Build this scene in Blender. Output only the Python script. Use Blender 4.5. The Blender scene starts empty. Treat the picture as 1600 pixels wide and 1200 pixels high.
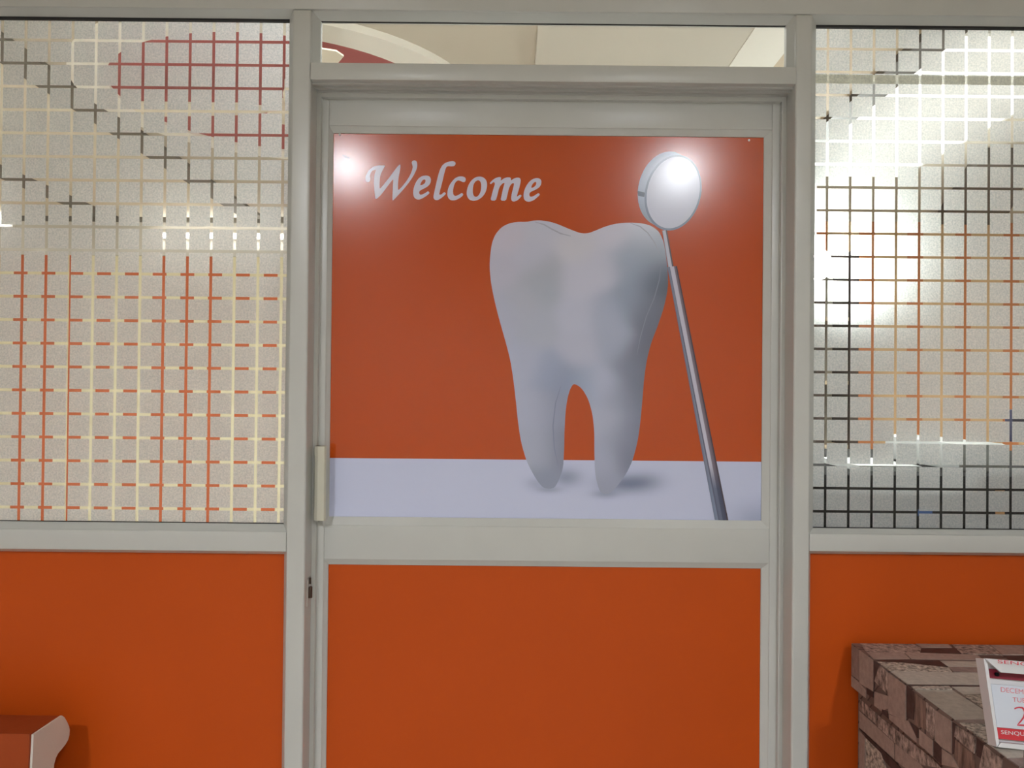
import bpy, bmesh, math, random
from mathutils import Vector, Matrix
from mathutils.geometry import tessellate_polygon, delaunay_2d_cdt

# ------------------------------------------------------------------ camera, world, exposure
scene = bpy.context.scene
COL = scene.collection
CZ, CD = 1.36, 1.54                      # camera height and distance to the partition's front face
FPX = 1232.0                             # focal length in pixels of the 1600 x 1200 frame
PITCH, ROLL = math.radians(0.5), math.radians(0.56)

cam_data = bpy.data.cameras.new('camera')
cam_data.sensor_width = 36.0
cam_data.lens = 36.0 * FPX / 1600.0
cam_data.clip_start = 0.02
cam = bpy.data.objects.new('camera', cam_data)
COL.objects.link(cam)
CAM_ROT = Matrix.Rotation(math.pi / 2 + PITCH, 3, 'X') @ Matrix.Rotation(ROLL, 3, 'Z')
cam.matrix_world = Matrix.Translation((0, -CD, CZ)) @ CAM_ROT.to_4x4()
scene.camera = cam

world = bpy.data.worlds.new('world')
scene.world = world
world.use_nodes = True
world.node_tree.nodes['Background'].inputs[0].default_value = (1.0, 0.95, 0.88, 1)
world.node_tree.nodes['Background'].inputs[1].default_value = 0.02

scene.view_settings.view_transform = 'Standard'
scene.view_settings.look = 'None'
scene.view_settings.gamma = 1.0
scene.view_settings.use_curve_mapping = False
scene.view_settings.exposure = 0.0

LAMP_FRONT = 1000.0      # two small ceiling downlights of the waiting room
LAMP_TUBE = 14.0         # tube light on the far wall of the inner room
LIT_PATCH = 2.4         # glowing panel standing in for a lit patch of the inner ceiling
LAMP_FILL = 66.0        # unseen ceiling lights added to brighten the inner room, over the partition
LAMP_SPOT = 340.0        # bright round lamp of the inner room

# ------------------------------------------------------------------ helpers
def ray(px, py):
    d = Vector(((px - 800) / FPX, (600 - py) / FPX, -1.0))
    return CAM_ROT @ d
def at(px, py, Y):
    """point of the plane y = Y that the photograph shows at a pixel"""
    d = ray(px, py); t = (Y + CD) / d.y
    return Vector((d.x * t, Y, CZ + d.z * t))
def at_z(px, py, Z):
    d = ray(px, py); t = (Z - CZ) / d.z
    return Vector((d.x * t, -CD + d.y * t, Z))
def at_x(px, py, X):
    d = ray(px, py); t = X / d.x
    return Vector((X, -CD + d.y * t, CZ + d.z * t))
def ax(px, py, Y): return at(px, py, Y).x
def az(px, py, Y): return at(px, py, Y).z

def lin(c):
    c = c / 255.0
    return c / 12.92 if c <= 0.04045 else ((c + 0.055) / 1.055) ** 2.4
def srgb(r, g, b, k=1.0):
    return (min(lin(r) * k, 0.95), min(lin(g) * k, 0.95), min(lin(b) * k, 0.95), 1.0)

ORG = {}
def link(o, parent, origin):
    COL.objects.link(o)
    if parent is not None:
        o.parent = parent
        o.location = Vector(origin) - ORG[parent.name]
    else:
        o.location = origin
    ORG[o.name] = Vector(origin)
    return o
def tag(o, label=None, cat=None, group=None, kind=None):
    if label: o['label'] = label
    if cat: o['category'] = cat
    if group: o['group'] = group
    if kind: o['kind'] = kind
    return o
def empty(name, loc, parent=None):
    o = bpy.data.objects.new(name, None)
    o.empty_display_size = 0.05
    return link(o, parent, loc)
def mesh_obj(name, verts, faces, mats, parent=None, origin=None, cols=None, smooth=False, fmat=None):
    vs = [Vector(v) for v in verts]
    if origin is None:
        if parent is None:
            lo = Vector((min(v.x for v in vs), min(v.y for v in vs), min(v.z for v in vs)))
            hi = Vector((max(v.x for v in vs), max(v.y for v in vs), max(v.z for v in vs)))
            origin = Vector(((lo.x + hi.x) / 2, (lo.y + hi.y) / 2, lo.z))
        else:
            origin = ORG[parent.name]
    origin = Vector(origin)
    me = bpy.data.meshes.new(name)
    me.from_pydata([v - origin for v in vs], [], faces)
    for m in (mats if isinstance(mats, (list, tuple)) else [mats]):
        me.materials.append(m)
    if fmat:
        for p, i in zip(me.polygons, fmat): p.material_index = i
    if cols:
        a = me.color_attributes.new('print', 'FLOAT_COLOR', 'POINT')
        for i, c in enumerate(cols): a.data[i].color = c
    if smooth:
        for p in me.polygons: p.use_smooth = True
    me.update()
    return link(bpy.data.objects.new(name, me), parent, origin)
BOX_F = [(0, 3, 2, 1), (4, 5, 6, 7), (0, 1, 5, 4), (1, 2, 6, 5), (2, 3, 7, 6), (3, 0, 4, 7)]
def box_v(x0, x1, y0, y1, z0, z1):
    return [(x0, y0, z0), (x1, y0, z0), (x1, y1, z0), (x0, y1, z0), (x0, y0, z1), (x1, y0, z1), (x1, y1, z1), (x0, y1, z1)]
def box(name, x0, x1, y0, y1, z0, z1, mat, parent=None, bevel=0.0, seg=2):
    o = mesh_obj(name, box_v(x0, x1, y0, y1, z0, z1), BOX_F, mat, parent)
    if bevel:
        bm = bmesh.new(); bm.from_mesh(o.data)
        bmesh.ops.bevel(bm, geom=bm.edges[:], offset=bevel, segments=seg, profile=0.6, affect='EDGES')
        bm.to_mesh(o.data); bm.free()
        for p in o.data.polygons: p.use_smooth = True
        o.data.set_sharp_from_angle(angle=math.radians(50))
    return o
def boxes(name, lst, mat, parent=None):
    v, f = [], []
    for b in lst:
        n = len(v); v += box_v(*b); f += [tuple(i + n for i in q) for q in BOX_F]
    return mesh_obj(name, v, f, mat, parent)
def prism(name, pts, n, depth, mat, parent=None, smooth=False):
    """closed prism: polygon pts (3-D, planar) pushed along the vector n by depth"""
    n = Vector(n).normalized() * depth
    a = [Vector(p) for p in pts]; k = len(a)
    nor = Vector((0, 0, 0))
    for i in range(k): nor += a[i].cross(a[(i + 1) % k])
    if nor.dot(n) > 0: a.reverse()
    v = a + [p + n for p in a]
    f = [tuple(range(k)), tuple(range(2 * k - 1, k - 1, -1))]
    f = [tuple(range(k)), tuple(reversed(range(k, 2 * k)))]
    f += [(i, k + i, k + (i + 1) % k, (i + 1) % k) for i in range(k)]
    return mesh_obj(name, v, f, mat, parent, smooth=smooth)
def cyl_v(c, axis, r0, r1, length, n=24):
    ax_ = Vector(axis).normalized()
    u = ax_.orthogonal().normalized(); w = ax_.cross(u)
    v = []
    for r, t in ((r0, 0), (r1, length)):
        for i in range(n):
            a = 2 * math.pi * i / n
            v.append(Vector(c) + ax_ * t + (u * math.cos(a) + w * math.sin(a)) * r)
    f = [tuple(reversed(range(n))), tuple(range(n, 2 * n))]
    f += [(i, (i + 1) % n, n + (i + 1) % n, n + i) for i in range(n)]
    return v, f
def cyl(name, c, axis, r, length, mat, parent=None, r1=None, n=24):
    v, f = cyl_v(c, axis, r, r if r1 is None else r1, length, n)
    o = mesh_obj(name, v, f, mat, parent, smooth=True)
    o.data.set_sharp_from_angle(angle=math.radians(40))
    return o
def ring(name, c, r0, r1, z0, z1, mat, parent=None, n=64):
    v, f = [], []
    for i in range(n):
        a = 2 * math.pi * i / n; cs, sn = math.cos(a), math.sin(a)
        for r, z in ((r0, z0), (r1, z0), (r1, z1), (r0, z1)):
            v.append((c[0] + cs * r, c[1] + sn * r, z))
    for i in range(n):
        j = (i + 1) % n
        for k in range(4):
            l = (k + 1) % 4
            f.append((i * 4 + k, j * 4 + k, j * 4 + l, i * 4 + l))
    return mesh_obj(name, v, f, mat, parent)
def bead(parent, x0, x1, z0, z1, w, yo, yi, yb, mat, name='glazing_bead', wl=None, wr=None, wt=None, wb=None):
    """four mitred bars with a sloping face, from the outer edge (front at yo) to the inner edge (front at yi)"""
    wl = w if wl is None else wl; wr = w if wr is None else wr; wt = w if wt is None else wt; wb = w if wb is None else wb
    O = [(x0, z0), (x1, z0), (x1, z1), (x0, z1)]
    I = [(x0 + wl, z0 + wb), (x1 - wr, z0 + wb), (x1 - wr, z1 - wt), (x0 + wl, z1 - wt)]
    for i in range(4):
        j = (i + 1) % 4
        v = [(O[i][0], yo, O[i][1]), (O[j][0], yo, O[j][1]), (I[j][0], yi, I[j][1]), (I[i][0], yi, I[i][1])]
        v += [(p[0], yb, p[2]) for p in v]
        f = [(0, 1, 2, 3), (7, 6, 5, 4), (0, 4, 5, 1), (1, 5, 6, 2), (2, 6, 7, 3), (3, 7, 4, 0)]
        mesh_obj(name, v, f, mat, parent)
def chaikin(p, it=1, keep=True):
    for _ in range(it):
        q = []
        n = len(p)
        for i in range(n):
            a, b = p[i], p[(i + 1) % n]
            q.append((a[0] * .78 + b[0] * .22, a[1] * .78 + b[1] * .22))
            q.append((a[0] * .22 + b[0] * .78, a[1] * .22 + b[1] * .78))
        p = q
    return p

# ------------------------------------------------------------------ materials
MATS = {}
def new_mat(name):
    m = bpy.data.materials.new(name); m.use_nodes = True
    MATS[name] = m
    return m, m.node_tree.nodes, m.node_tree.links, m.node_tree.nodes['Principled BSDF']
def plain(name, c, rough=0.5, spec=0.5, var=0.06, scale=30.0, bump=0.0, bscale=200.0, metal=0.0, coat=0.0):
    m, N, L, B = new_mat(name)
    B.inputs['Roughness'].default_value = rough
    B.inputs['Specular IOR Level'].default_value = spec
    B.inputs['Metallic'].default_value = metal
    B.inputs['Coat Weight'].default_value = coat
    tc = N.new('ShaderNodeTexCoord')
    no = N.new('ShaderNodeTexNoise'); no.inputs['Scale'].default_value = scale; no.inputs['Detail'].default_value = 3
    L.new(tc.outputs['Object'], no.inputs['Vector'])
    mx = N.new('ShaderNodeMix'); mx.data_type = 'RGBA'
    mx.inputs[6].default_value = tuple(x * (1 - var) for x in c[:3]) + (1,)
    mx.inputs[7].default_value = tuple(min(1, x * (1 + var)) for x in c[:3]) + (1,)
    L.new(no.outputs['Fac'], mx.inputs[0]); L.new(mx.outputs[2], B.inputs['Base Color'])
    if bump:
        n2 = N.new('ShaderNodeTexNoise'); n2.inputs['Scale'].default_value = bscale
        L.new(tc.outputs['Object'], n2.inputs['Vector'])
        bp = N.new('ShaderNodeBump'); bp.inputs['Strength'].default_value = bump; bp.inputs['Distance'].default_value = 0.002
        L.new(n2.outputs['Fac'], bp.inputs['Height']); L.new(bp.outputs['Normal'], B.inputs['Normal'])
    return m
def emit(name, c, s):
    m, N, L, B = new_mat(name)
    B.inputs['Base Color'].default_value = (0.8, 0.8, 0.8, 1)
    B.inputs['Emission Color'].default_value = c
    B.inputs['Emission Strength'].default_value = s
    return m
K = 1.45
M_FRAME = plain('frame_paint', srgb(168, 169, 166, 1.42), 0.28, 0.5, 0.04, 12, 0.03, 60)
M_GASKET = plain('black_rubber', (0.008, 0.008, 0.009, 1), 0.6)
M_ORANGE = plain('orange_laminate', (0.54, 0.078, 0.005, 1), 0.45, 0.22, 0.05, 6, 0.05, 300)
M_HANDLE = plain('handle_paint', srgb(174, 172, 158, 1.40), 0.35, 0.5, 0.05, 40)
M_SCREW = plain('dull_brown_metal', (0.09, 0.06, 0.045, 1), 0.4, 0.5, 0.1, 80, metal=0.6)
M_WALL = plain('cream_wall', (0.56, 0.51, 0.43, 1), 0.7, 0.2, 0.03, 3)
M_CEIL = plain('cream_ceiling', (0.78, 0.72, 0.60, 1), 0.75, 0.2, 0.03, 3)
M_CEIL_W = plain('white_ceiling_strip', (0.86, 0.84, 0.78, 1), 0.7, 0.2, 0.02, 3)
M_WALL_I = plain('inner_cream_wall', (0.76, 0.73, 0.67, 1), 0.7, 0.2, 0.03, 3)
M_CEIL_D = plain('inner_ceiling_cream', (0.57, 0.52, 0.44, 1), 0.75, 0.2, 0.03, 3)
M_CEIL_P = plain('inner_ceiling_pale', (0.62, 0.585, 0.52, 1), 0.75, 0.2, 0.03, 3)
M_GREYB = plain('grey_trim_and_shade', (0.17, 0.155, 0.135, 1), 0.6, 0.3, 0.1, 6)
M_CEIL_T = plain('tan_ceiling', (0.58, 0.47, 0.34, 1), 0.7, 0.2, 0.03, 3)
M_RED = plain('red_ceiling_paint', (0.40, 0.105, 0.105, 1), 0.6, 0.3, 0.05, 5)
M_BEAM = plain('brown_beam', (0.10, 0.085, 0.075, 1), 0.6, 0.3, 0.1, 12)
M_FLOOR = plain('beige_floor', (0.50, 0.48, 0.44, 1), 0.3, 0.5, 0.06, 4)
M_WHITE = plain('white_plastic', (0.78, 0.77, 0.74, 1), 0.4, 0.5, 0.03, 20)
M_BLIND_O = plain('orange_slat_fabric', (0.66, 0.17, 0.07, 1), 0.8, 0.2, 0.08, 30)
M_BLIND_C = plain('cream_slat_fabric', (0.92, 0.87, 0.64, 1), 0.8, 0.2, 0.05, 30)
M_BLIND_T = plain('tan_slat_fabric', (0.70, 0.48, 0.28, 1), 0.8, 0.2, 0.08, 30)
M_BLIND_R = plain('terracotta_slat_fabric', (0.58, 0.22, 0.09, 1), 0.8, 0.2, 0.08, 30)
M_BLACK = plain('black_lacquer', (0.012, 0.011, 0.012, 1), 0.9, 0.1, 0.2, 20)
M_DARK = plain('dark_brown_wood', (0.045, 0.03, 0.025, 1), 0.5, 0.3, 0.2, 20)
M_GREYP = plain('pale_grey_plastic', (0.34, 0.35, 0.34, 1), 0.45, 0.4, 0.04, 20)
M_NAVY = plain('navy_plastic', (0.02, 0.025, 0.06, 1), 0.4)
M_BLUE = plain('blue_label', (0.04, 0.13, 0.42, 1), 0.5)
M_TANLAB = plain('tan_label', (0.62, 0.33, 0.13, 1), 0.5)
M_SOFA = plain('orange_leatherette', (0.33, 0.055, 0.010, 1), 0.6, 0.25, 0.12, 14, 0.15, 120)
M_SOFAW = plain('white_leatherette', (0.72, 0.68, 0.62, 1), 0.5, 0.4, 0.06, 14, 0.15, 120)
M_EM_FRONT = emit('downlight_glow', (0.96, 1.0, 1.05, 1), LAMP_FRONT)
M_EM_TUBE = emit('tube_glow', (1.0, 0.97, 0.92, 1), LAMP_TUBE)
M_EM_PANEL = emit('panel_glow', (1.0, 0.97, 0.90, 1), LIT_PATCH)
M_EM_FILL = emit('fill_light_glow', (0.97, 1.0, 1.0, 1), LAMP_FILL)
M_EM_SPOT = emit('spot_glow', (0.93, 1.0, 0.97, 1), LAMP_SPOT)

def glass_mat():
    m, N, L, B = new_mat('clear_glass'); N.remove(B)
    out = N['Material Output']
    tr = N.new('ShaderNodeBsdfTransparent'); tr.inputs[0].default_value = (0.97, 0.98, 0.97, 1)
    gl = N.new('ShaderNodeBsdfGlossy'); gl.inputs['Roughness'].default_value = 0.03
    fr = N.new('ShaderNodeFresnel'); fr.inputs[0].default_value = 1.35
    mx = N.new('ShaderNodeMixShader')
    L.new(fr.outputs[0], mx.inputs[0]); L.new(tr.outputs[0], mx.inputs[1]); L.new(gl.outputs[0], mx.inputs[2])
    L.new(mx.outputs[0], out.inputs[0])
    return m
M_GLASS = glass_mat()
def frost_mat(name, tint):
    m, N, L, B = new_mat(name); N.remove(B)
    out = N['Material Output']
    tc = N.new('ShaderNodeNewGeometry')
    no = N.new('ShaderNodeTexNoise'); no.inputs['Scale'].default_value = 300; no.inputs['Detail'].default_value = 2
    L.new(tc.outputs['Position'], no.inputs['Vector'])
    cr = N.new('ShaderNodeValToRGB')
    cr.color_ramp.elements[0].position = 0.30; cr.color_ramp.elements[1].position = 0.72
    cr.color_ramp.elements[0].color = tuple(x * 0.74 for x in tint) + (1,)
    cr.color_ramp.elements[1].color = tuple(min(1, x * 1.16) for x in tint) + (1,)
    L.new(no.outputs['Fac'], cr.inputs[0])
    bp = N.new('ShaderNodeBump'); bp.inputs['Strength'].default_value = 0.35; bp.inputs['Distance'].default_value = 0.0006
    L.new(no.outputs['Fac'], bp.inputs['Height'])
    df = N.new('ShaderNodeBsdfDiffuse'); L.new(cr.outputs[0], df.inputs[0])
    tl = N.new('ShaderNodeBsdfTranslucent'); L.new(cr.outputs[0], tl.inputs[0])
    rf = N.new('ShaderNodeBsdfRefraction'); rf.inputs['IOR'].default_value = 1.1; rf.inputs['Roughness'].default_value = 0.85
    rf.inputs[0].default_value = (0.95, 0.96, 0.94, 1)
    gl = N.new('ShaderNodeBsdfGlossy'); gl.inputs['Roughness'].default_value = 0.35
    L.new(bp.outputs[0], gl.inputs['Normal'])
    m1 = N.new('ShaderNodeMixShader'); m1.inputs[0].default_value = 0.38
    L.new(tl.outputs[0], m1.inputs[1]); L.new(rf.outputs[0], m1.inputs[2])
    m2 = N.new('ShaderNodeMixShader'); m2.inputs[0].default_value = 0.62
    L.new(df.outputs[0], m2.inputs[1]); L.new(m1.outputs[0], m2.inputs[2])
    m3 = N.new('ShaderNodeMixShader'); m3.inputs[0].default_value = 0.05
    L.new(m2.outputs[0], m3.inputs[1]); L.new(gl.outputs[0], m3.inputs[2])
    L.new(m3.outputs[0], out.inputs[0])
    return m
M_FROST = frost_mat('frosted_film', (0.86, 0.93, 0.97))
M_TAPE = frost_mat('film_strip', (0.66, 0.65, 0.52))
def clear_mat():
    m, N, L, B = new_mat('clear_adhesive'); N.remove(B)
    tr = N.new('ShaderNodeBsdfTransparent'); tr.inputs[0].default_value = (1, 1, 1, 1)
    L.new(tr.outputs[0], N['Material Output'].inputs[0])
    return m
M_CLEAR = clear_mat()
def print_mat():
    m, N, L, B = new_mat('glossy_print')
    at_ = N.new('ShaderNodeAttribute'); at_.attribute_name = 'print'
    L.new(at_.outputs['Color'], B.inputs['Base Color'])
    B.inputs['Roughness'].default_value = 0.30
    B.inputs['Coat Weight'].default_value = 1.0
    B.inputs['Coat Roughness'].default_value = 0.165
    B.inputs['Specular IOR Level'].default_value = 0.12
    tc = N.new('ShaderNodeNewGeometry')
    n2 = N.new('ShaderNodeTexNoise'); n2.inputs['Scale'].default_value = 5; n2.inputs['Detail'].default_value = 4
    L.new(tc.outputs['Position'], n2.inputs['Vector'])
    bp = N.new('ShaderNodeBump'); bp.inputs['Strength'].default_value = 0.05; bp.inputs['Distance'].default_value = 0.01
    L.new(n2.outputs['Fac'], bp.inputs['Height']); L.new(bp.outputs['Normal'], B.inputs['Normal'])
    return m
M_PRINT = print_mat()
def stone_mat(name, c, var, scale, streak=(1, 1, 1)):
    m, N, L, B = new_mat(name)
    B.inputs['Roughness'].default_value = 0.5
    B.inputs['Specular IOR Level'].default_value = 0.35
    tc = N.new('ShaderNodeNewGeometry')
    mp = N.new('ShaderNodeVectorMath'); mp.operation = 'MULTIPLY'; mp.inputs[1].default_value = streak
    L.new(tc.outputs['Position'], mp.inputs[0])
    no = N.new('ShaderNodeTexNoise'); no.inputs['Scale'].default_value = scale; no.inputs['Detail'].default_value = 6; no.inputs['Roughness'].default_value = 0.65
    L.new(mp.outputs[0], no.inputs['Vector'])
    cr = N.new('ShaderNodeValToRGB')
    cr.color_ramp.elements[0].position = 0.36; cr.color_ramp.elements[1].position = 0.64
    cr.color_ramp.elements[0].color = tuple(x * (1 - var) for x in c) + (1,)
    cr.color_ramp.elements[1].color = tuple(x * (1 + var) for x in c) + (1,)
    L.new(no.outputs['Fac'], cr.inputs[0]); L.new(cr.outputs[0], B.inputs['Base Color'])
    return m
ST = {
    't': stone_mat('stone_taupe', (0.36, 0.27, 0.235), 0.14, 90),
    'l': stone_mat('stone_light', (0.46, 0.41, 0.36), 0.12, 90),
    'm': stone_mat('stone_mid', (0.27, 0.20, 0.18), 0.20, 70),
    'r': stone_mat('stone_rubble', (0.31, 0.24, 0.21), 0.8, 110, (1, 1, 0.6)),
    'w': stone_mat('stone_pale_rubble', (0.40, 0.345, 0.295), 0.75, 130),
    'b': stone_mat('stone_brown_streak', (0.20, 0.135, 0.11), 0.55, 60, (1, 1.6, 0.35)),
    'd': stone_mat('stone_dark_joint', (0.055, 0.036, 0.034), 0.35, 60),
}

def base_mat():
    m, N, L, B = new_mat('stone_base_print')
    B.inputs['Roughness'].default_value = 0.5
    g = N.new('ShaderNodeNewGeometry'); sx_ = N.new('ShaderNodeSeparateXYZ'); cb = N.new('ShaderNodeCombineXYZ'); ad = N.new('ShaderNodeMath'); ad.operation = 'ADD'
    a2 = N.new('ShaderNodeMath'); a2.operation = 'ADD'
    L.new(g.outputs['Position'], sx_.inputs[0])
    L.new(sx_.outputs['X'], ad.inputs[0]); L.new(sx_.outputs['Y'], ad.inputs[1]); L.new(ad.outputs[0], cb.inputs['X'])
    L.new(sx_.outputs['Z'], a2.inputs[0]); L.new(sx_.outputs['Y'], a2.inputs[1]); L.new(a2.outputs[0], cb.inputs['Y'])
    br = N.new('ShaderNodeTexBrick'); br.inputs['Scale'].default_value = 1.0
    br.inputs['Brick Width'].default_value = 0.13; br.inputs['Row Height'].default_value = 0.04; br.inputs['Mortar Size'].default_value = 0.0022
    br.inputs['Color1'].default_value = (0.20, 0.145, 0.125, 1); br.inputs['Color2'].default_value = (0.11, 0.078, 0.068, 1); br.inputs['Mortar'].default_value = (0.03, 0.02, 0.02, 1)
    L.new(cb.outputs[0], br.inputs['Vector']); L.new(br.outputs['Color'], B.inputs['Base Color'])
    return m
ST['base'] = base_mat()

# ------------------------------------------------------------------ the partition: measured levels
YG = 0.030                      # face of the side glass
YP = 0.024                      # face of the fixed orange panels
YD = 0.062                      # face of the door frame
YPO = 0.074                     # face of the poster
ML0, ML1 = ax(451, 500, 0), ax(481, 500, 0)          # left mullion
MR0, MR1 = ax(1240.5, 500, 0), ax(1267.5, 500, 0)    # right mullion
Z_HEAD = az(860, 18, 0)
Z_TOP = 2.76
XL_END, XR_END = -1.36, 1.36
Z_SILL_T = az(220, 829, 0); Z_SILL_B = az(220, 860, 0)
Z_SILLR_T = az(1430, 836, 0); Z_SILLR_B = az(1430, 863, 0)
Z_BAR_T = az(865, 102, 0); Z_BAR_B = az(865, 129, 0)

part = empty('wall_partition', (0, 0.05, 0)); tag(part, kind='structure')
box('header', XL_END, XR_END, 0, 0.045, Z_HEAD, Z_HEAD + 0.11, M_FRAME, part, 0.003)
box('mullion', ML0, ML1, 0, 0.055, 0, Z_HEAD, M_FRAME, part, 0.005, 4)
box('mullion', MR0, MR1, 0, 0.055, 0, Z_HEAD, M_FRAME, part, 0.005, 4)
box('end_post', XL_END, XL_END + 0.04, 0, 0.055, 0, Z_HEAD, M_FRAME, part, 0.004)
box('end_post', XR_END - 0.04, XR_END, 0, 0.055, 0, Z_HEAD, M_FRAME, part, 0.004)
box('sill_rail', XL_END + 0.04, ML0, 0.001, 0.055, Z_SILL_B, Z_SILL_T, M_FRAME, part, 0.0012)
box('sill_rail', MR1, XR_END - 0.04, 0.001, 0.055, Z_SILLR_B, Z_SILLR_T, M_FRAME, part, 0.0012)
box('orange_panel', XL_END + 0.04, ML0, YP, YP + 0.012, 0.0, Z_SILL_B, M_ORANGE, part)
box('orange_panel', MR1, XR_END - 0.04, YP, YP + 0.012, 0.0, Z_SILLR_B, M_ORANGE, part)
bead(part, XL_END + 0.04, ML0, 0.02, Z_SILL_B, 0.008, 0.004, 0.018, YP + 0.002, M_FRAME)
bead(part, MR1, XR_END - 0.04, 0.02, Z_SILLR_B, 0.008, 0.004, 0.018, YP + 0.002, M_FRAME)
# inner jamb stops behind the mullions, left, right and under the door head
YS = 0.050
JL0, JL1 = ML1, ax(497.5, 500, YS)
JR0, JR1 = ax(1219.5, 500, YS), MR0
box('door_head', ML1, MR0, -0.004, 0.055, Z_BAR_B, Z_BAR_T, M_FRAME, part, 0.003)
ZST = az(865, 155.0, YS)
for k in range(3):     # ribs on the underside of the head
    box('head_rib', ML1, MR0, 0.012 + 0.017 * k, 0.020 + 0.017 * k, Z_BAR_B - 0.003 - 0.0015 * k, Z_BAR_B + 0.002, M_FRAME, part)
box('door_stop', JL0 - 0.02, JL1, YS, 0.10, 0, Z_BAR_B + 0.02, M_FRAME, part, 0.001)
box('door_stop', JR0, JR1 + 0.02, YS, 0.10, 0, Z_BAR_B + 0.02, M_FRAME, part, 0.001)
box('door_stop', JL1, JR0, YS, 0.10, ZST, Z_BAR_B + 0.02, M_FRAME, part, 0.001)
lat = cyl('latch', (ML1 + 0.003, 0.03, az(480.5, 934, 0.03)), (0, 0, 1), 0.0045, 0.022, M_SCREW, part)
cyl('latch_pin', (ML1 + 0.003, 0.03, az(480.5, 912, 0.03)), (0, 0, 1), 0.0022, 0.012, M_SCREW, lat)
box('latch_plate', ML1 - 0.0005, ML1 + 0.0012, 0.018, 0.042, az(480, 945, 0.03), az(480, 902, 0.03), M_FRAME, lat)

# ------------------------------------------------------------------ transom window over the door
win3 = empty('window_3', (0, YG, Z_BAR_T)); tag(win3, kind='structure')
bead(win3, ML1, MR0, Z_BAR_T - 0.001, Z_HEAD, 0.016, 0.006, 0.022, YG + 0.004, M_FRAME,
     wl=ax(501, 70, 0.022) - ML1, wr=MR0 - ax(1228.5, 70, 0.022), wt=Z_HEAD - az(865, 36, 0.022), wb=0.001)
box('glass_pane', ML1, MR0, YG, YG + 0.005, Z_BAR_T - 0.01, Z_HEAD, M_GLASS, win3)
gx0, gx1 = ax(501, 70, 0.022), ax(1228.5, 70, 0.022)
box('gasket', gx0, gx1, 0.0235, YG, az(865, 39, YG), az(865, 34, YG), M_GASKET, win3)

# ------------------------------------------------------------------ side windows with squares of frosted film
_sq = {}
def film_square(x0, x1, z0, z1, parent, mat=M_FROST, name='frosted_square', y=YG):
    w, h = round(x1 - x0, 4), round(z1 - z0, 4)
    key = (w, h, mat.name)
    if key not in _sq:
        me = bpy.data.meshes.new(name)
        me.from_pydata(box_v(-w / 2, w / 2, -0.0004, 0, -h / 2, h / 2), [], BOX_F)
        me.materials.append(mat); me.materials.append(M_CLEAR)
        for i, p in enumerate(me.polygons): p.material_index = 0 if i == 2 else 1
        _sq[key] = me
    o = bpy.data.objects.new(name, _sq[key])
    return link(o, parent, ((x0 + x1) / 2, y - 0.00005, (z0 + z1) / 2))
def side_window(name, x0, x1, z0, z1, cols, rows, wl, wr, wt, wb, gap):
    w = empty(name, ((x0 + x1) / 2, YG, z0)); tag(w, kind='structure')
    bead(w, x0, x1, z0, z1, 0.01, 0.004, 0.022, YG + 0.004, M_FRAME, wl=wl, wr=wr, wt=wt, wb=wb)
    pane = box('glass_pane', x0, x1, YG, YG + 0.005, z0, z1, M_GLASS, w)
    box('gasket', x0 + wl, x1 - wr, 0.0225, YG, z1 - wt - 0.0045, z1 - wt + 0.002, M_GASKET, w)
    box('gasket', x0 + wl, x1 - wr, 0.0265, YG, z0 + wb - 0.002, z0 + wb + 0.0012, M_GASKET, w)
    xs = [x0 + wl - gap] + [c for c in cols if x0 + wl + 0.004 < c < x1 - wr - 0.004] + [x1 - wr + gap]
    zs = [z0 + wb - gap] + [c for c in rows if z0 + wb + 0.004 < c < z1 - wt - 0.004] + [z1 - wt + gap]
    for i in range(len(xs) - 1):
        for j in range(len(zs) - 1):
            a, b, c, d = xs[i] + gap / 2, xs[i + 1] - gap / 2, zs[j] + gap / 2, zs[j + 1] - gap / 2
            if b - a > 0.003 and d - c > 0.003: film_square(a, b, c, d, pane)
    return w, pane
pl = ax(443.5, 140, YG) - ax(2.8, 140, YG); pl /= 12
cl = [ax(2.8, 140, YG) + pl * k for k in range(-6, 13)]
rl0, rl1 = az(200, 64, YG), az(200, 794, YG)
rl = [rl0 + (rl1 - rl0) / 20 * k for k in range(-2, 22)]
GAP = 0.0056
wz1 = Z_HEAD
win1, pane1 = side_window('window_1', XL_END + 0.04, ML0, Z_SILL_T - 0.001, wz1, cl, sorted(rl),
            0.014, ML0 - ax(447, 500, 0.022), wz1 - az(220, 27.5, 0.022), az(220, 816, 0.022) - Z_SILL_T, GAP)
pr = (ax(1581, 240, YG) - ax(1292.5, 240, YG)) / 8
cr_ = [ax(1292.5, 240, YG) + pr * k for k in range(-1, 15)]
rr0, rr1 = az(1400, 77.7, YG), az(1400, 800, YG)
rr = [rr0 + (rr1 - rr0) / 20 * k for k in range(-2, 22)]
win2, pane2 = side_window('window_2', MR1, XR_END - 0.04, Z_SILLR_T - 0.001, wz1, cr_, sorted(rr),
            ax(1272, 500, 0.022) - MR1, 0.014, wz1 - az(1430, 40, 0.022), az(1430, 826, 0.022) - Z_SILLR_T, GAP * 0.9)
film_square(ax(1272, 124, YG), XR_END - 0.056, az(1430, 132, YG), az(1430, 118, YG), pane2, M_TAPE, 'film_strip', YG - 0.0006)

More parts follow.
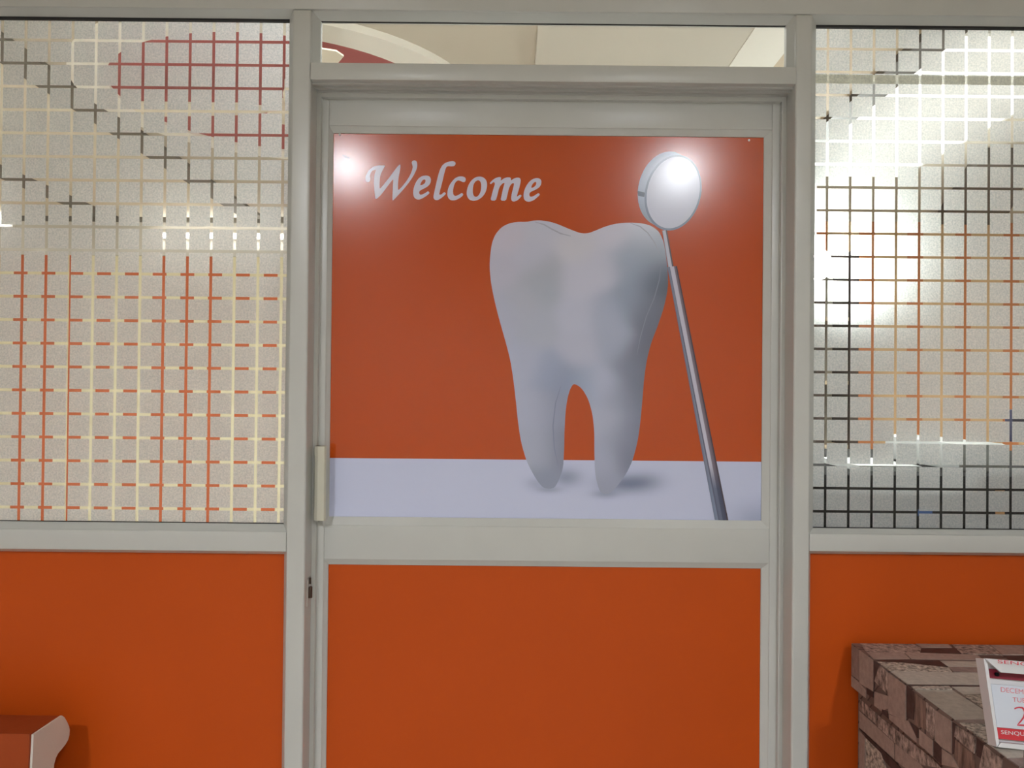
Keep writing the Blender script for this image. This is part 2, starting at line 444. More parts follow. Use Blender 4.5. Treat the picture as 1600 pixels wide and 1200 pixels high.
# ------------------------------------------------------------------ the door
door = empty('door_1', (0, YD, 0)); tag(door, kind='structure')
DX0, DX1 = ax(497, 500, YD) - 0.004, ax(1219.5, 500, YD) + 0.004
DZ1 = az(865, 154, YD) + 0.008
SL1 = ax(510.5, 500, YD)         # inner edge of the left stile
SR0 = ax(1204.5, 500, YD)
ZR1 = az(865, 199.5, YD)         # under the top rail
ZM1, ZM0 = az(850, 823.5, YD), az(850, 877, YD)
YB = YD + 0.034
box('stile', DX0, SL1, YD, YB, 0.01, DZ1, M_FRAME, door, 0.003, 3)
box('stile', SR0, DX1, YD, YB, 0.01, DZ1, M_FRAME, door, 0.002, 3)
box('top_rail', SL1, SR0, YD + 0.0005, YB, ZR1, DZ1, M_FRAME, door, 0.0012)
box('lock_rail', SL1, SR0, YD + 0.0005, YB, ZM0, ZM1, M_FRAME, door, 0.0012)
box('bottom_rail', SL1, SR0, YD + 0.0005, YB, 0.01, 0.12, M_FRAME, door, 0.0012)
px0, px1 = ax(518, 500, YPO), ax(1191, 500, YPO)
pz1, pz0 = az(858, 212, YPO), az(850, 810, YPO)
bead(door, SL1, SR0, ZM1, ZR1, 0.01, YD + 0.002, YPO - 0.003, YPO + 0.006, M_FRAME,
     wl=px0 - SL1, wr=SR0 - px1, wt=ZR1 - pz1, wb=pz0 - ZM1)
lx0, lx1 = ax(511, 1000, YPO), ax(1188, 1000, YPO)
lz1 = az(850, 884.5, YPO)
bead(door, SL1, SR0, 0.12, ZM0, 0.01, YD + 0.002, YPO - 0.003, YPO + 0.006, M_FRAME,
     wl=px0 - SL1, wr=SR0 - px1, wt=ZM0 - lz1, wb=0.01)
box('upper_panel', SL1, SR0, YPO + 0.002, YB, ZM1, ZR1, M_WHITE, door)
box('lower_panel', SL1, SR0, YPO, YB, 0.12, ZM0, M_ORANGE, door)

# pull handle: a bent strip on two feet, screwed to the left stile
hz0, hz1 = az(500, 815, 0.02), az(500, 698, 0.02)
hxA, hxB = DX0 + 0.012, SL1 + 0.012
hd = empty('door_handle', (0.5 * (hxA + hxB), YD, hz0), door)
yf = YD - 0.034
prof = [(-0.000, YD), (-0.006, YD - 0.012), (-0.004, yf + 0.006), (0.003, yf), (0.016, yf), (0.019, yf + 0.004), (0.016, yf + 0.007), (0.006, yf + 0.007), (0.002, yf + 0.012), (0.001, YD - 0.012), (0.008, YD)]
prism('grip', [(hxA + x, y, hz0) for x, y in prof], (0, 0, 1), hz1 - hz0, M_HANDLE, hd)
for z in (hz0, hz1 - 0.020):
    f = box('foot', hxA - 0.006, hxA + 0.013, yf + 0.008, YD, z, z + 0.020, M_HANDLE, hd, 0.002)
    cyl('screw', (hxA - 0.0065, yf + 0.02, z + 0.010), (1, 0, 0), 0.0035, 0.002, M_SCREW, f, n=12)
    cyl('screw', (hxA + 0.000, yf + 0.0085, z + 0.010), (0, -1, 0), 0.003, 0.002, M_SCREW, f, n=12)

# ------------------------------------------------------------------ the poster and its print
def pp(x, y, k=0):
    v = at(x, y, YPO); v.y = YPO - 0.0004 - 0.00012 * k
    return v
poster = empty('poster', (0.5 * (px0 + px1), YPO, pz0))
tag(poster, 'glossy orange Welcome poster with white tooth and dental mirror on the door', 'poster')
def pcol(c): return (min(lin(c[0]) * 1.43, .95), min(lin(c[1]) * 1.46, .95), min(lin(c[2]) * 1.62, .95), 1.0)
ORANGE = (164, 62, 2)
# orange sheet
mesh_obj('backdrop', [(px0 - .002, YPO - .0004, pz0 - .002), (px1 + .002, YPO - .0004, pz0 - .002), (px1 + .002, YPO - .0004, pz1 + .002), (px0 - .002, YPO - .0004, pz1 + .002)] +
         [(px0 - .002, YPO + .001, pz0 - .002), (px1 + .002, YPO + .001, pz0 - .002), (px1 + .002, YPO + .001, pz1 + .002), (px0 - .002, YPO + .001, pz1 + .002)],
         [(0, 1, 2, 3), (7, 6, 5, 4), (0, 4, 5, 1), (1, 5, 6, 2), (2, 6, 7, 3), (3, 7, 4, 0)], M_PRINT, poster,
         cols=[pcol(ORANGE)] * 8)
# pale ground with the printed soft shadows
def ground_col(x, y):
    c = [174, 178, 194]
    t = (x - 515) / 672
    c = [c[0] - 4 * t, c[1] - 4 * t, c[2] - 4 * t]
    def sh(cx, cy, rx, ry, amt):
        return amt * math.exp(-((x - cx) / rx) ** 2 - ((y - cy) / ry) ** 2)
    s = sh(975, 756, 36, 13, .52) + sh(1010, 752, 28, 14, .28) + sh(885, 746, 22, 13, .38) + sh(838, 755, 16, 9, .2) + sh(1185, 815, 42, 28, .25) + sh(945, 772, 20, 6, .3) + sh(858, 765, 18, 5, .3)
    s = min(s, .62)
    return tuple(a * (1 - s) + b * s for a, b in zip(c, (62, 72, 92)))
gv, gf, gc = [], [], []
NX, NY = 170, 28
for j in range(NY + 1):
    for i in range(NX + 1):
        x = 512 + (1192 - 512) * i / NX
        yt, yb_ = 715.5 + (x - 515) * 6 / 672, 805 + (x - 515) * 8 / 672 + 4
        y = yt + (yb_ - yt) * j / NY
        v = pp(x, y, 1)
        v.x = min(max(v.x, px0 - .001), px1 + .001)
        gv.append(v); gc.append(pcol(ground_col(x, y)))
for j in range(NY):
    for i in range(NX):
        a = j * (NX + 1) + i
        gf.append((a, a + NX + 1, a + NX + 2, a + 1))
mesh_obj('printed_ground', gv, gf, M_PRINT, poster, cols=gc)

def flat_print(name, loops, colf, k, parent, inner=None):
    """flat print: loops of pixels, with holes, or one loop with inner sample points for a shaded print"""
    if inner is None:
        vs = [Vector((x, y, 0)) for l in loops for x, y in l]
        tris = tessellate_polygon([[Vector((x, y, 0)) for x, y in l] for l in loops])
        pts = [(v.x, v.y) for v in vs]; fs = [tuple(t) for t in tris]
    else:
        lp = loops[0]; n = len(lp)
        co = [Vector(p) for p in lp] + [Vector(p) for p in inner]
        r = delaunay_2d_cdt(co, [], [list(range(n))], 1, 1e-4)
        pts = [(v.x, v.y) for v in r[0]]; fs = [tuple(f) for f in r[2]]
    v3 = [pp(x, y, k) for x, y in pts]
    out = []
    for f in fs:
        nrm = (v3[f[1]] - v3[f[0]]).cross(v3[f[2]] - v3[f[0]])
        out.append(f if nrm.y < 0 else tuple(reversed(f)))
    return mesh_obj(name, v3, out, M_PRINT, parent, cols=[pcol(colf(x, y)) for x, y in pts])
def inside(x, y, lp):
    c = False; n = len(lp); j = n - 1
    for i in range(n):
        xi, yi = lp[i]; xj, yj = lp[j]
        if (yi > y) != (yj > y) and x < (xj - xi) * (y - yi) / (yj - yi) + xi: c = not c
        j = i
    return c
TOOTH = [(764.8,417.5),(766,398),(768.5,380),(773.8,366.5),(783.5,355),(795.5,349),(809,346.7),(823,347),(833,344.8),(843.5,344.3),(858.5,346.3),(872,350.5),(884,355.7),(896,360.5),(906.5,364.3),(914,364.9),(921,364),(933,359.3),(945,354.2),(960,350),(975,348.2),(990,348),(1005,349.3),(1018,353),(1030,362),(1037,378),(1041,402),(1043.5,425),(1043.8,450),(1037.5,480),(1027.5,510),(1017.5,535),(1010.5,562),(1006.3,591.5),(1003.6,625.6),(1000.5,659.7),(996.5,688.6),(988.7,718.8),(979.5,738.5),(967.7,755.5),(955.9,768.7),(948,772),(938.8,770),(934.9,762),(929.6,741),(928.6,707),(928.6,672.9),(925.7,646.6),(919,623),(908.6,606),(896.8,598.8),(891.5,606),(887,620.4),(883.7,641.4),(882,672.9),(881.3,707),(879.7,733.2),(871.9,753),(866.6,762),(858.7,764),(848,762),(837.7,749),(823.3,722.7),(814,691),(809.4,659.7),(806.2,628),(802.3,594),(797.5,563),(791,537.5),(781,502.5),(773.8,475),(767.5,445)]
TC = [(790,370,176,170,178),(850,355,172,172,180),(900,380,178,176,180),(960,365,180,178,186),(1010,358,186,188,194),(780,420,166,164,174),(830,400,168,168,178),(848,430,152,154,160),(850,450,150,156,164),(820,470,158,160,168),(900,440,172,172,182),(940,420,172,172,182),(980,410,146,154,166),(1000,420,130,140,154),(1020,430,112,120,132),(1036,440,74,80,90),(1000,393,152,160,170),(1026,400,134,142,152),(985,470,130,140,154),(1010,480,110,116,128),(1026,490,94,96,108),(900,490,166,168,180),(950,490,150,156,170),(790,490,158,160,172),(840,510,156,160,170),(905,550,162,164,176),(960,540,148,154,168),(985,570,118,124,138),(1004,560,94,96,108),(1000,610,96,100,112),(820,570,156,160,174),(860,585,140,148,166),(882,598,124,132,150),(912,600,140,150,166),(940,600,160,164,178),(985,620,116,122,136),(965,620,146,150,164),(830,640,156,160,174),(853,640,148,152,166),(872,640,124,128,144),(874,700,114,118,132),(850,700,150,154,166),(830,700,152,156,168),(850,756,128,134,148),(945,660,156,160,172),(970,680,140,144,158),(990,680,106,110,124),(985,715,110,114,128),(945,720,150,154,168),(950,765,138,142,156),(1030,375,160,166,174)]
def tooth_col(x, y):
    s = 0; r = [0, 0, 0]
    for cx, cy, a, b, c in TC:
        d2 = (x - cx) ** 2 + (y - cy) ** 2
        w = math.exp(-d2 / 560.0) + 1e-5 / (d2 + 10.0)
        s += w; r[0] += w * a; r[1] += w * b; r[2] += w * c
    return tuple(q / s for q in r)
tl_ = chaikin(TOOTH, 2)
random.seed(4)
inn = []
y = 348
while y < 770:
    x = 766 + (4 if int(y / 7) % 2 else 0)
    while x < 1044:
        if inside(x, y, tl_) and inside(x - 2.5, y, tl_) and inside(x + 2.5, y, tl_) and inside(x, y - 2.5, tl_) and inside(x, y + 2.5, tl_): inn.append((x, y))
        x += 8
    y += 7
tooth = flat_print('printed_tooth', [tl_], tooth_col, 2, poster, inn)
def stroke(name, pts, w, colr, k, parent):
    L_, R_ = [], []
    for i, p in enumerate(pts):
        a = pts[max(i - 1, 0)]; b = pts[min(i + 1, len(pts) - 1)]
        dx, dy = b[0] - a[0], b[1] - a[1]; d = math.hypot(dx, dy) or 1
        ww = w * (0.35 if i in (0, len(pts) - 1) else 1.0) / 2
        L_.append((p[0] - dy / d * ww, p[1] + dx / d * ww)); R_.append((p[0] + dy / d * ww, p[1] - dx / d * ww))
    return flat_print(name, [L_ + R_[::-1]], lambda x, y: colr, k, parent)
stroke('crease_line', [(836, 347), (850, 351), (862, 358), (876, 365), (892, 369)], 2.2, (150, 150, 158), 3, tooth)
stroke('crease_line', [(985, 349), (1000, 354), (1012, 364), (1022, 378), (1030, 396)], 1.8, (150, 152, 160), 3, tooth)
stroke('crease_line', [(1033, 412), (1030, 438), (1022, 466), (1010, 494), (1001, 525), (995, 555)], 1.4, (118, 124, 136), 3, tooth)
stroke('crease_line', [(876, 604), (868, 630), (864, 665), (866, 700), (872, 728)], 1.8, (118, 124, 140), 3, tooth)

mirror = empty('printed_mirror', (0, YPO, pz0), poster)
def ell(cx, cy, a, b, rot, n=56):
    cr, sr = math.cos(rot), math.sin(rot)
    return [(cx + a * math.cos(t) * cr - b * math.sin(t) * sr, cy + a * math.cos(t) * sr + b * math.sin(t) * cr) for t in [2 * math.pi * i / n for i in range(n)]]
def hull(p):
    p = sorted(set(p)); cr = lambda o, a, b: (a[0]-o[0])*(b[1]-o[1]) - (a[1]-o[1])*(b[0]-o[0])
    lo, up = [], []
    for q in p:
        while len(lo) > 1 and cr(lo[-2], lo[-1], q) <= 0: lo.pop()
        lo.append(q)
    for q in reversed(p):
        while len(up) > 1 and cr(up[-2], up[-1], q) <= 0: up.pop()
        up.append(q)
    return lo[:-1] + up[:-1]
RT = math.radians(14)
face_e = ell(1051.5, 301.3, 42.6, 59, RT)
rim = hull(face_e + ell(1040, 295, 42.6, 59, RT))
def rim_col(x, y):
    t = max(0, min(1, (y - 236) / 120)); return (148 + 12 * math.sin(t * 5), 158 + 12 * math.sin(t * 5), 170 + 12 * math.sin(t * 5))
flat_print('mirror_rim', [rim], rim_col, 3, mirror)
flat_print('rim_notch', [[(996, 298.5), (1007.5, 301), (1006.5, 308), (997, 306)]], lambda x, y: (84, 92, 104), 4, mirror)
flat_print('mirror_edge', [ell(1051.5, 301.3, 43.6, 60, RT)], lambda x, y: (112, 122, 138), 4, mirror)
flat_print('mirror_face', [ell(1051.8, 301.0, 40.6, 56.8, RT)], lambda x, y: (176, 178, 188), 5, mirror)
def bar_print(name, p0, p1, q0, q1, prof, k, nt, parent):
    """print of a metal rod: (p0, p1) left and right edge at the top, (q0, q1) at the bottom"""
    S = [s for s, _ in prof(0)]
    v, c, f = [], [], []
    for j in range(nt + 1):
        t = j / nt
        for s, colr in prof(t):
            a = (p0[0] + (q0[0] - p0[0]) * t, p0[1] + (q0[1] - p0[1]) * t)
            b = (p1[0] + (q1[0] - p1[0]) * t, p1[1] + (q1[1] - p1[1]) * t)
            v.append(pp(a[0] + (b[0] - a[0]) * s, a[1] + (b[1] - a[1]) * s, k)); c.append(pcol(colr))
    n = len(S)
    for j in range(nt):
        for i in range(n - 1):
            f.append((j * n + i, (j + 1) * n + i, (j + 1) * n + i + 1, j * n + i + 1))
    return mesh_obj(name, v, f, M_PRINT, parent, cols=c)
bar_print('mirror_stem', (1034.5, 360.5), (1042, 359.5), (1044, 418), (1052.3, 416), lambda t: [(0, (120, 126, 138)), (.18, (168, 172, 180)), (.68, (172, 170, 176)), (.74, (92, 84, 90)), (1, (70, 62, 66))], 4, 4, mirror)
def hprof(t):
    e = max(0, min(1, (t - .78) / .1))
    n0 = .28 + .10 * t; n1 = .66 - .10 * t
    mix = lambda a, b: tuple(x * (1 - e) + y * e for x, y in zip(a, b))
    lc = mix((172, 168, 176), (88, 94, 110))
    dk = (104, 106, 120) if t < .22 else (84, 84, 98)
    return [(0, mix((92, 96, 110), (98, 106, 122))), (n0 - .14, mix((116, 120, 134), (110, 120, 138))), (n0 - .1, dk), (n0 - .02, mix(dk, (76, 84, 102))), (n0, lc), (n1, lc), (n1 + .05, mix((112, 102, 110), (66, 72, 90))), (.86, mix((92, 80, 88), (58, 62, 80))), (.92, (60, 52, 60)), (1, (54, 46, 52))]
bar_print('mirror_handle', (1042.5, 417.5), (1057.5, 415.5), (1116.5, 812), (1138, 813.5), hprof, 5, 24, mirror)

# lettering
def A(l): return chaikin([(560 + x / 10, 235 + y / 10) for x, y in l])
def Bq(l): return chaikin([(700 + x / 10, 235 + y / 10) for x, y in l])
LET = [
 [A([(150,500),(118,485),(110,440),(120,390),(150,330),(190,285),(240,250),(310,235),(370,235),(418,238),(405,265),(370,330),(345,390),(335,450),(332,520),(332,612),(400,530),(480,430),(560,320),(610,255),(652,216),(658,250),(648,330),(632,400),(622,480),(618,560),(620,632),(690,560),(760,470),(810,385),(840,310),(850,260),(840,220),(832,190),(845,165),(875,155),(905,165),(920,200),(920,260),(900,320),(860,400),(800,490),(730,580),(660,660),(590,735),(540,788),(532,770),(532,700),(538,620),(540,540),(548,440),(480,530),(420,610),(360,690),(290,758),(265,758),(258,700),(250,620),(243,530),(245,440),(255,370),(275,310),(270,300),(225,315),(195,350),(180,400),(188,450),(180,485)])],
 [A([(1115,665),(1080,700),(1020,740),(960,770),(910,768),(870,735),(855,680),(860,610),(880,540),(910,480),(950,430),(1000,400),(1060,392),(1110,405),(1135,445),(1130,500),(1105,545),(1060,580),(1000,610),(955,635),(948,670),(965,695),(1000,690),(1050,665),(1090,635)]), A([(962,548),(980,500),(1005,465),(1035,452),(1050,470),(1045,505),(1015,535)])],
 [A([(1215,780),(1185,765),(1172,735),(1180,680),(1200,590),(1225,480),(1250,380),(1275,300),(1310,235),(1360,195),(1420,175),(1480,168),(1515,185),(1520,215),(1500,245),(1450,252),(1400,245),(1370,265),(1345,350),(1320,460),(1295,560),(1270,650),(1262,695),(1300,690),(1340,650),(1372,672),(1340,710),(1290,750),(1250,775)])],
 [Bq([(280,460),(265,495),(235,500),(190,475),(150,470),(115,500),(90,560),(78,630),(82,690),(110,715),(150,705),(190,680),(220,665),(242,690),(220,720),(170,755),(110,782),(50,782),(10,755),(-12,700),(-5,620),(20,550),(60,490),(110,435),(170,408),(230,408),(270,425)])],
 [Bq([(500,408),(560,425),(600,470),(612,530),(605,600),(580,670),(535,730),(470,775),(400,792),(340,775),(305,735),(290,675),(300,600),(325,530),(370,465),(430,420)]), Bq([(470,465),(500,480),(518,520),(520,580),(508,650),(480,705),(440,730),(405,715),(388,670),(388,600),(400,530),(430,485)])],
 [Bq([(650,515),(690,470),(740,435),(790,418),(825,420),(830,440),(820,480),(870,440),(920,422),(965,422),(985,440),(980,475),(1030,440),(1080,425),(1120,430),(1138,460),(1130,520),(1110,600),(1085,680),(1072,725),(1100,710),(1130,690),(1152,710),(1125,745),(1080,785),(1030,802),(995,790),(985,750),(995,680),(1015,600),(1030,540),(1030,515),(1010,510),(975,545),(950,600),(930,690),(905,790),(820,787),(840,690),(860,600),(880,530),(885,508),(860,512),(820,550),(795,600),(775,690),(745,790),(662,783),(685,690),(710,600),(735,520),(720,495),(690,510),(670,532)])],
 [Bq([(1440,690),(1400,730),(1340,780),(1270,805),(1215,795),(1185,760),(1178,700),(1190,630),(1220,560),(1265,495),(1320,450),(1390,430),(1440,445),(1462,480),(1455,535),(1425,580),(1370,615),(1310,640),(1275,665),(1270,705),(1290,728),(1340,715),(1390,680),(1415,668)]), Bq([(1298,590),(1310,545),(1340,505),(1370,490),(1382,510),(1370,550),(1335,580)])],
]
for l in LET: flat_print('letter', l, lambda x, y: (184, 180, 188), 2, poster)
# small tacks in the upper corners and a scuff
for x, y in ((531, 210.5), (1170, 219.5)):
    v = pp(x, y, 2); cyl('tack', v, (0, -1, 0), 0.0022, 0.0015, M_WHITE, poster, n=12)
flat_print('scuff_mark', [[(535, 242), (541, 243.5), (547, 246.5), (545, 248), (538, 246)]], lambda x, y: (150, 105, 90), 2, poster)

# ------------------------------------------------------------------ waiting room shell (camera side)
X0, X1, YF = -2.3, 2.3, -4.6
o = mesh_obj('floor', box_v(-4.6, 4.6, YF - 0.1, 5.1, -0.08, 0.0), BOX_F, M_FLOOR); tag(o, kind='structure')
o = mesh_obj('ceiling', box_v(X0, X1, YF, 0.10, Z_TOP, Z_TOP + 0.08), BOX_F, M_CEIL); tag(o, kind='structure')
o = mesh_obj('wall_left', box_v(X0 - 0.08, X0, YF, 0.0, 0, Z_TOP), BOX_F, M_WALL); tag(o, kind='structure')
o = mesh_obj('wall_right', box_v(X1, X1 + 0.08, YF, 0.0, 0, Z_TOP), BOX_F, M_WALL); tag(o, kind='structure')
o = mesh_obj('wall_rear', box_v(X0 - 0.08, X1 + 0.08, YF - 0.08, YF, 0, Z_TOP), BOX_F, M_WALL); tag(o, kind='structure')
o = boxes('wall_front', [(-4.6, 4.6, 0.0, 0.10, Z_HEAD + 0.11, Z_TOP), (-4.6, XL_END, 0.0, 0.10, 0, Z_HEAD + 0.11), (XR_END, 4.6, 0.0, 0.10, 0, Z_HEAD + 0.11)], M_WALL); tag(o, kind='structure')
for i, (x, lab) in enumerate(((-1.03, 'round white ceiling downlight mirrored at the left of the Welcome poster'), (1.03, 'round white ceiling downlight mirrored over the poster dental mirror'))):
    t = empty('ceiling_light', (x, -3.16, Z_TOP - 0.03)); tag(t, lab, 'ceiling light', 'downlights of the waiting room')
    ring('rim', (x, -3.16), 0.085, 0.115, Z_TOP - 0.034, Z_TOP, M_WHITE, t)
    cyl('diffuser', (x, -3.16, Z_TOP - 0.012), (0, 0, 1), 0.085, 0.008, M_EM_FRONT, t, n=32)

# ------------------------------------------------------------------ inner room seen through the glass
YBK = 4.9
o = mesh_obj('wall_back', box_v(-4.5, 4.5, YBK, YBK + 0.1, 0, Z_TOP + 0.1), BOX_F, M_WALL_I); tag(o, kind='structure')
o = mesh_obj('wall_inner_left', box_v(-4.5, -4.4, 0.10, YBK, 0, Z_TOP + 0.1), BOX_F, M_WALL_I); tag(o, kind='structure')
o = mesh_obj('wall_inner_right', box_v(4.4, 4.5, 0.10, YBK, 0, Z_TOP + 0.1), BOX_F, M_WALL_I); tag(o, kind='structure')
ic = empty('ceiling_inner', (0, 2.5, Z_TOP)); tag(ic, kind='structure')
box('ceiling_slab', -4.4, 4.4, 0.10, YBK, Z_TOP, Z_TOP + 0.08, M_CEIL_D, ic)
box('ceiling_band', -2.20, -2.03, 0.10, YBK, Z_TOP - 0.02, Z_TOP, M_GREYB, ic)  # grey trim strip, its dark tone standing in for shade along a ceiling step
box('ceiling_band', -3.42, -3.22, 0.10, YBK, Z_TOP - 0.02, Z_TOP, M_GREYB, ic)  # second strip with the step's shade put into its colour
box('ceiling_step', -3.22, -2.20, 0.10, YBK, Z_TOP - 0.012, Z_TOP, M_CEIL, ic)
box('ceiling_step', -4.40, -3.42, 0.10, YBK, Z_TOP - 0.012, Z_TOP, M_CEIL, ic)
box('ceiling_step', 0.085, 0.90, 0.10, YBK, Z_TOP - 0.025, Z_TOP, M_CEIL_P, ic)
box('ceiling_band', 0.90, 1.085, 0.10, YBK, Z_TOP - 0.028, Z_TOP, M_CEIL_W, ic)  # lit step face put into the colour as a white band
box('ceiling_band', 1.085, 1.55, 0.10, YBK, Z_TOP - 0.018, Z_TOP, M_CEIL_T, ic)
box('ceiling_band', 1.55, 1.68, 0.10, YBK, Z_TOP - 0.05, Z_TOP, M_BEAM, ic)
prism('ceiling_beam', [(2.62, 2.9, Z_TOP - 0.09), (2.95, 2.9, Z_TOP - 0.09), (3.75, 4.5, Z_TOP - 0.09), (3.25, 4.5, Z_TOP - 0.09)], (0, 0, 1), 0.09, M_BEAM, ic)
RC = (-1.10, 2.26)
v, f = cyl_v((RC[0], RC[1], Z_TOP - 0.016), (0, 0, 1), 0.78, 0.78, 0.015, 72)
mesh_obj('red_disc', v, f, M_RED, ic)
ring('ceiling_ring', RC, 0.78, 0.93, Z_TOP - 0.03, Z_TOP, M_CEIL_W, ic, 72)
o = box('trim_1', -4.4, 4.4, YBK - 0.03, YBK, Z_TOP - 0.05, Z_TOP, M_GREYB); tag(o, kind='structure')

fan = empty('ceiling_fan', (-1.02, 1.98, Z_TOP - 0.2)); tag(fan, 'cream ceiling fan under the red ceiling disc behind the glass', 'ceiling fan')
cyl('rod', (-1.02, 1.98, Z_TOP - 0.12), (0, 0, 1), 0.012, 0.105, M_WHITE, fan, n=12)
cyl('motor', (-1.02, 1.98, Z_TOP - 0.19), (0, 0, 1), 0.09, 0.07, M_CEIL, fan, r1=0.06, n=28)
for a in (-62, 58, 178):
    ca, sa = math.cos(math.radians(a)), math.sin(math.radians(a))
    P_ = lambda r, s, z: (-1.02 + ca * r - sa * s, 1.98 + sa * r + ca * s, Z_TOP - 0.15 + z)
    prism('blade', [P_(.08, -.03, 0), (P_(.2, -.06, -.004)), P_(.66, -.075, -.006), P_(.70, -.03, 0), P_(.70, .03, .004), P_(.66, .07, .008), P_(.2, .055, .006), P_(.08, .03, 0)], (0, 0, 1), 0.006, M_CEIL, fan)

def tube_light(p0, p1, z, y, label):
    t = empty('tube_light', ((p0 + p1) / 2, y, z)); tag(t, label, 'tube light')
    box('batten', p0, p1, y - 0.03, y, z - 0.02, z + 0.03, M_WHITE, t)
    cyl('tube', (p0 + 0.03, y - 0.045, z), (1, 0, 0), 0.014, p1 - p0 - 0.06, M_EM_TUBE, t, n=16)
    for x in (p0, p1 - 0.03): box('tube_holder', x, x + 0.03, y - 0.065, y, z - 0.025, z + 0.025, M_WHITE, t)
tube_light(ax(236, 370, YBK), ax(470, 370, YBK), az(300, 370, YBK) , YBK, 'lit tube light above the orange and cream blind behind left glass')
wl_ = empty('wall_lamp', (ax(2, 335, YBK), YBK, az(2, 352, YBK))); tag(wl_, 'small square lit wall lamp at the left edge behind the glass', 'wall lamp')
x_, z_ = ax(4, 335, YBK), az(4, 335, YBK)
box('lamp_box', x_ - 0.11, x_ + 0.11, YBK - 0.04, YBK, z_ - 0.11, z_ + 0.11, M_WHITE, wl_)
box('lamp_glass', x_ - 0.09, x_ + 0.09, YBK - 0.055, YBK - 0.04, z_ - 0.09, z_ + 0.09, M_EM_TUBE, wl_)

pn = empty('lit_patch_panel', (2.05, 2.45, Z_TOP - 0.02)); tag(pn, 'glowing panel added for the lit ceiling patch behind the right frosted glass', 'ceiling light')
box('panel_frame', 1.68, 2.46, 1.45, 3.45, Z_TOP - 0.02, Z_TOP, M_WHITE, pn)  # glowing panel made up where the ceiling is only brightly lit
box('glow_sheet', 1.71, 2.43, 1.48, 3.42, Z_TOP - 0.026, Z_TOP - 0.02, M_EM_PANEL, pn)
for i, (x, lab) in enumerate(((-2.7, 'unseen square fill light added to the inner room over the left glass'), (0.0, 'unseen square fill light added to the inner room over the door'), (2.9, 'unseen square fill light added to the inner room over the right glass'))):
    zc = Z_TOP - (0.012 if x < -2 else 0.0)  # unseen lamps added as fill, outside the view
    t = empty('unseen_fill_light', (x, 0.75, zc - 0.03)); tag(t, lab, 'ceiling light', 'fill lights added to the inner room')
    box('frame', x - 0.32, x + 0.32, 0.43, 1.07, zc - 0.02, zc, M_WHITE, t)
    box('diffuser', x - 0.30, x + 0.30, 0.45, 1.05, zc - 0.026, zc - 0.02, M_EM_FILL, t)
sx, sz, sy = ax(1276, 412, 3.4), az(1276, 412, 3.4), 3.4
sp = empty('spot_lamp', (sx, sy, Z_TOP)); tag(sp, 'dazzling round lamp glowing through the upper right frosted glass', 'lamp')
cyl('stem', (sx, sy + 0.03, sz + 0.05), (0, 0, 1), 0.010, Z_TOP - sz - 0.05, M_WHITE, sp, n=12)
cyl('housing', (sx, sy + 0.07, sz), (0, -1, 0), 0.05, 0.06, M_WHITE, sp, r1=0.105, n=28)
cyl('lens', (sx, sy + 0.012, sz), (0, -1, 0), 0.095, 0.006, M_EM_SPOT, sp, n=28)

def blind(x0, x1, z0, z1, pitch, mats, label, tilt):
    t = empty('vertical_blind', ((x0 + x1) / 2, YBK - 0.06, z0)); tag(t, label, 'blind')
    box('head_rail', x0, x1, YBK - 0.09, YBK, z1, z1 + 0.05, M_WHITE, t)
    n = int(round((x1 - x0) / pitch))
    for i in range(n):
        cx = x0 + (i + 0.5) * pitch
        w = pitch * 0.5 * 0.99
        mats_i = mats[i % len(mats)]
        mesh_obj('slat', box_v(cx - w, cx + w, YBK - 0.062 - 0.001 * (i % 2), YBK - 0.060 - 0.001 * (i % 2), z0, z1), BOX_F, mats_i, t)
zt = az(230, 402, YBK)
blind(-4.269, -1.269, 0.20, zt, 0.1125, (M_BLIND_O, M_BLIND_C), 'orange and cream striped vertical blind behind the left glass', 0)
blind(2.28, 4.36, 0.55, az(1430, 345, YBK), 0.13, (M_BLIND_T, M_BLIND_R, M_BLIND_T), 'tan and terracotta vertical blind behind the right glass', 0)

# tall narrow shelf unit with dark uprights, left behind the right glass
kx0, kx1 = ax(1276, 480, 3.9), ax(1342, 480, 3.9)
kz = az(1310, 392, 3.9)
cab = empty('tall_cabinet', ((kx0 + kx1) / 2, 4.0, 0)); tag(cab, 'tall narrow cabinet with dark uprights behind the right glass', 'cabinet')
box('upright', kx0, kx0 + 0.06, 3.9, 4.25, 0, kz, M_DARK, cab)
box('upright', kx1 - 0.06, kx1, 3.9, 4.25, 0, kz, M_DARK, cab)
box('back_panel', kx0 + 0.06, kx1 - 0.06, 4.20, 4.22, 0, kz, M_WALL, cab)
for k in range(6):
    z = 0.1 + (kz - 0.14) * k / 5
    box('shelf', kx0 + 0.06, kx1 - 0.06, 3.92, 4.20, z, z + 0.025, M_DARK if k in (0, 5) else M_CEIL_T, cab)

# black desk right behind the glass with office things on it
dz = az(1430, 742, 0.13)
dk = empty('black_desk', (1.1, 0.7, 0)); tag(dk, 'black desk close behind the lower right frosted glass', 'desk')
box('back_panel', 0.46, 2.2, 0.13, 0.15, 0.05, dz - 0.03, M_BLACK, dk)
box('desk_top', 0.44, 2.22, 0.12, 0.9, dz - 0.03, dz, M_BLACK, dk, 0.004)
box('side_panel', 0.46, 0.49, 0.15, 0.88, 0, dz - 0.03, M_BLACK, dk)
box('side_panel', 2.17, 2.20, 0.15, 0.88, 0, dz - 0.03, M_BLACK, dk)
box('label_patch', ax(1434, 800, 0.13), ax(1456, 800, 0.13), 0.128, 0.13, az(1445, 806, 0.13), az(1445, 796, 0.13), M_BLUE, dk)
for y in (765, 801):
    box('label_patch', ax(1555, y, 0.13), ax(1569, y, 0.13), 0.128, 0.13, az(1562, y + 4, 0.13), az(1562, y - 4, 0.13), M_TANLAB, dk)
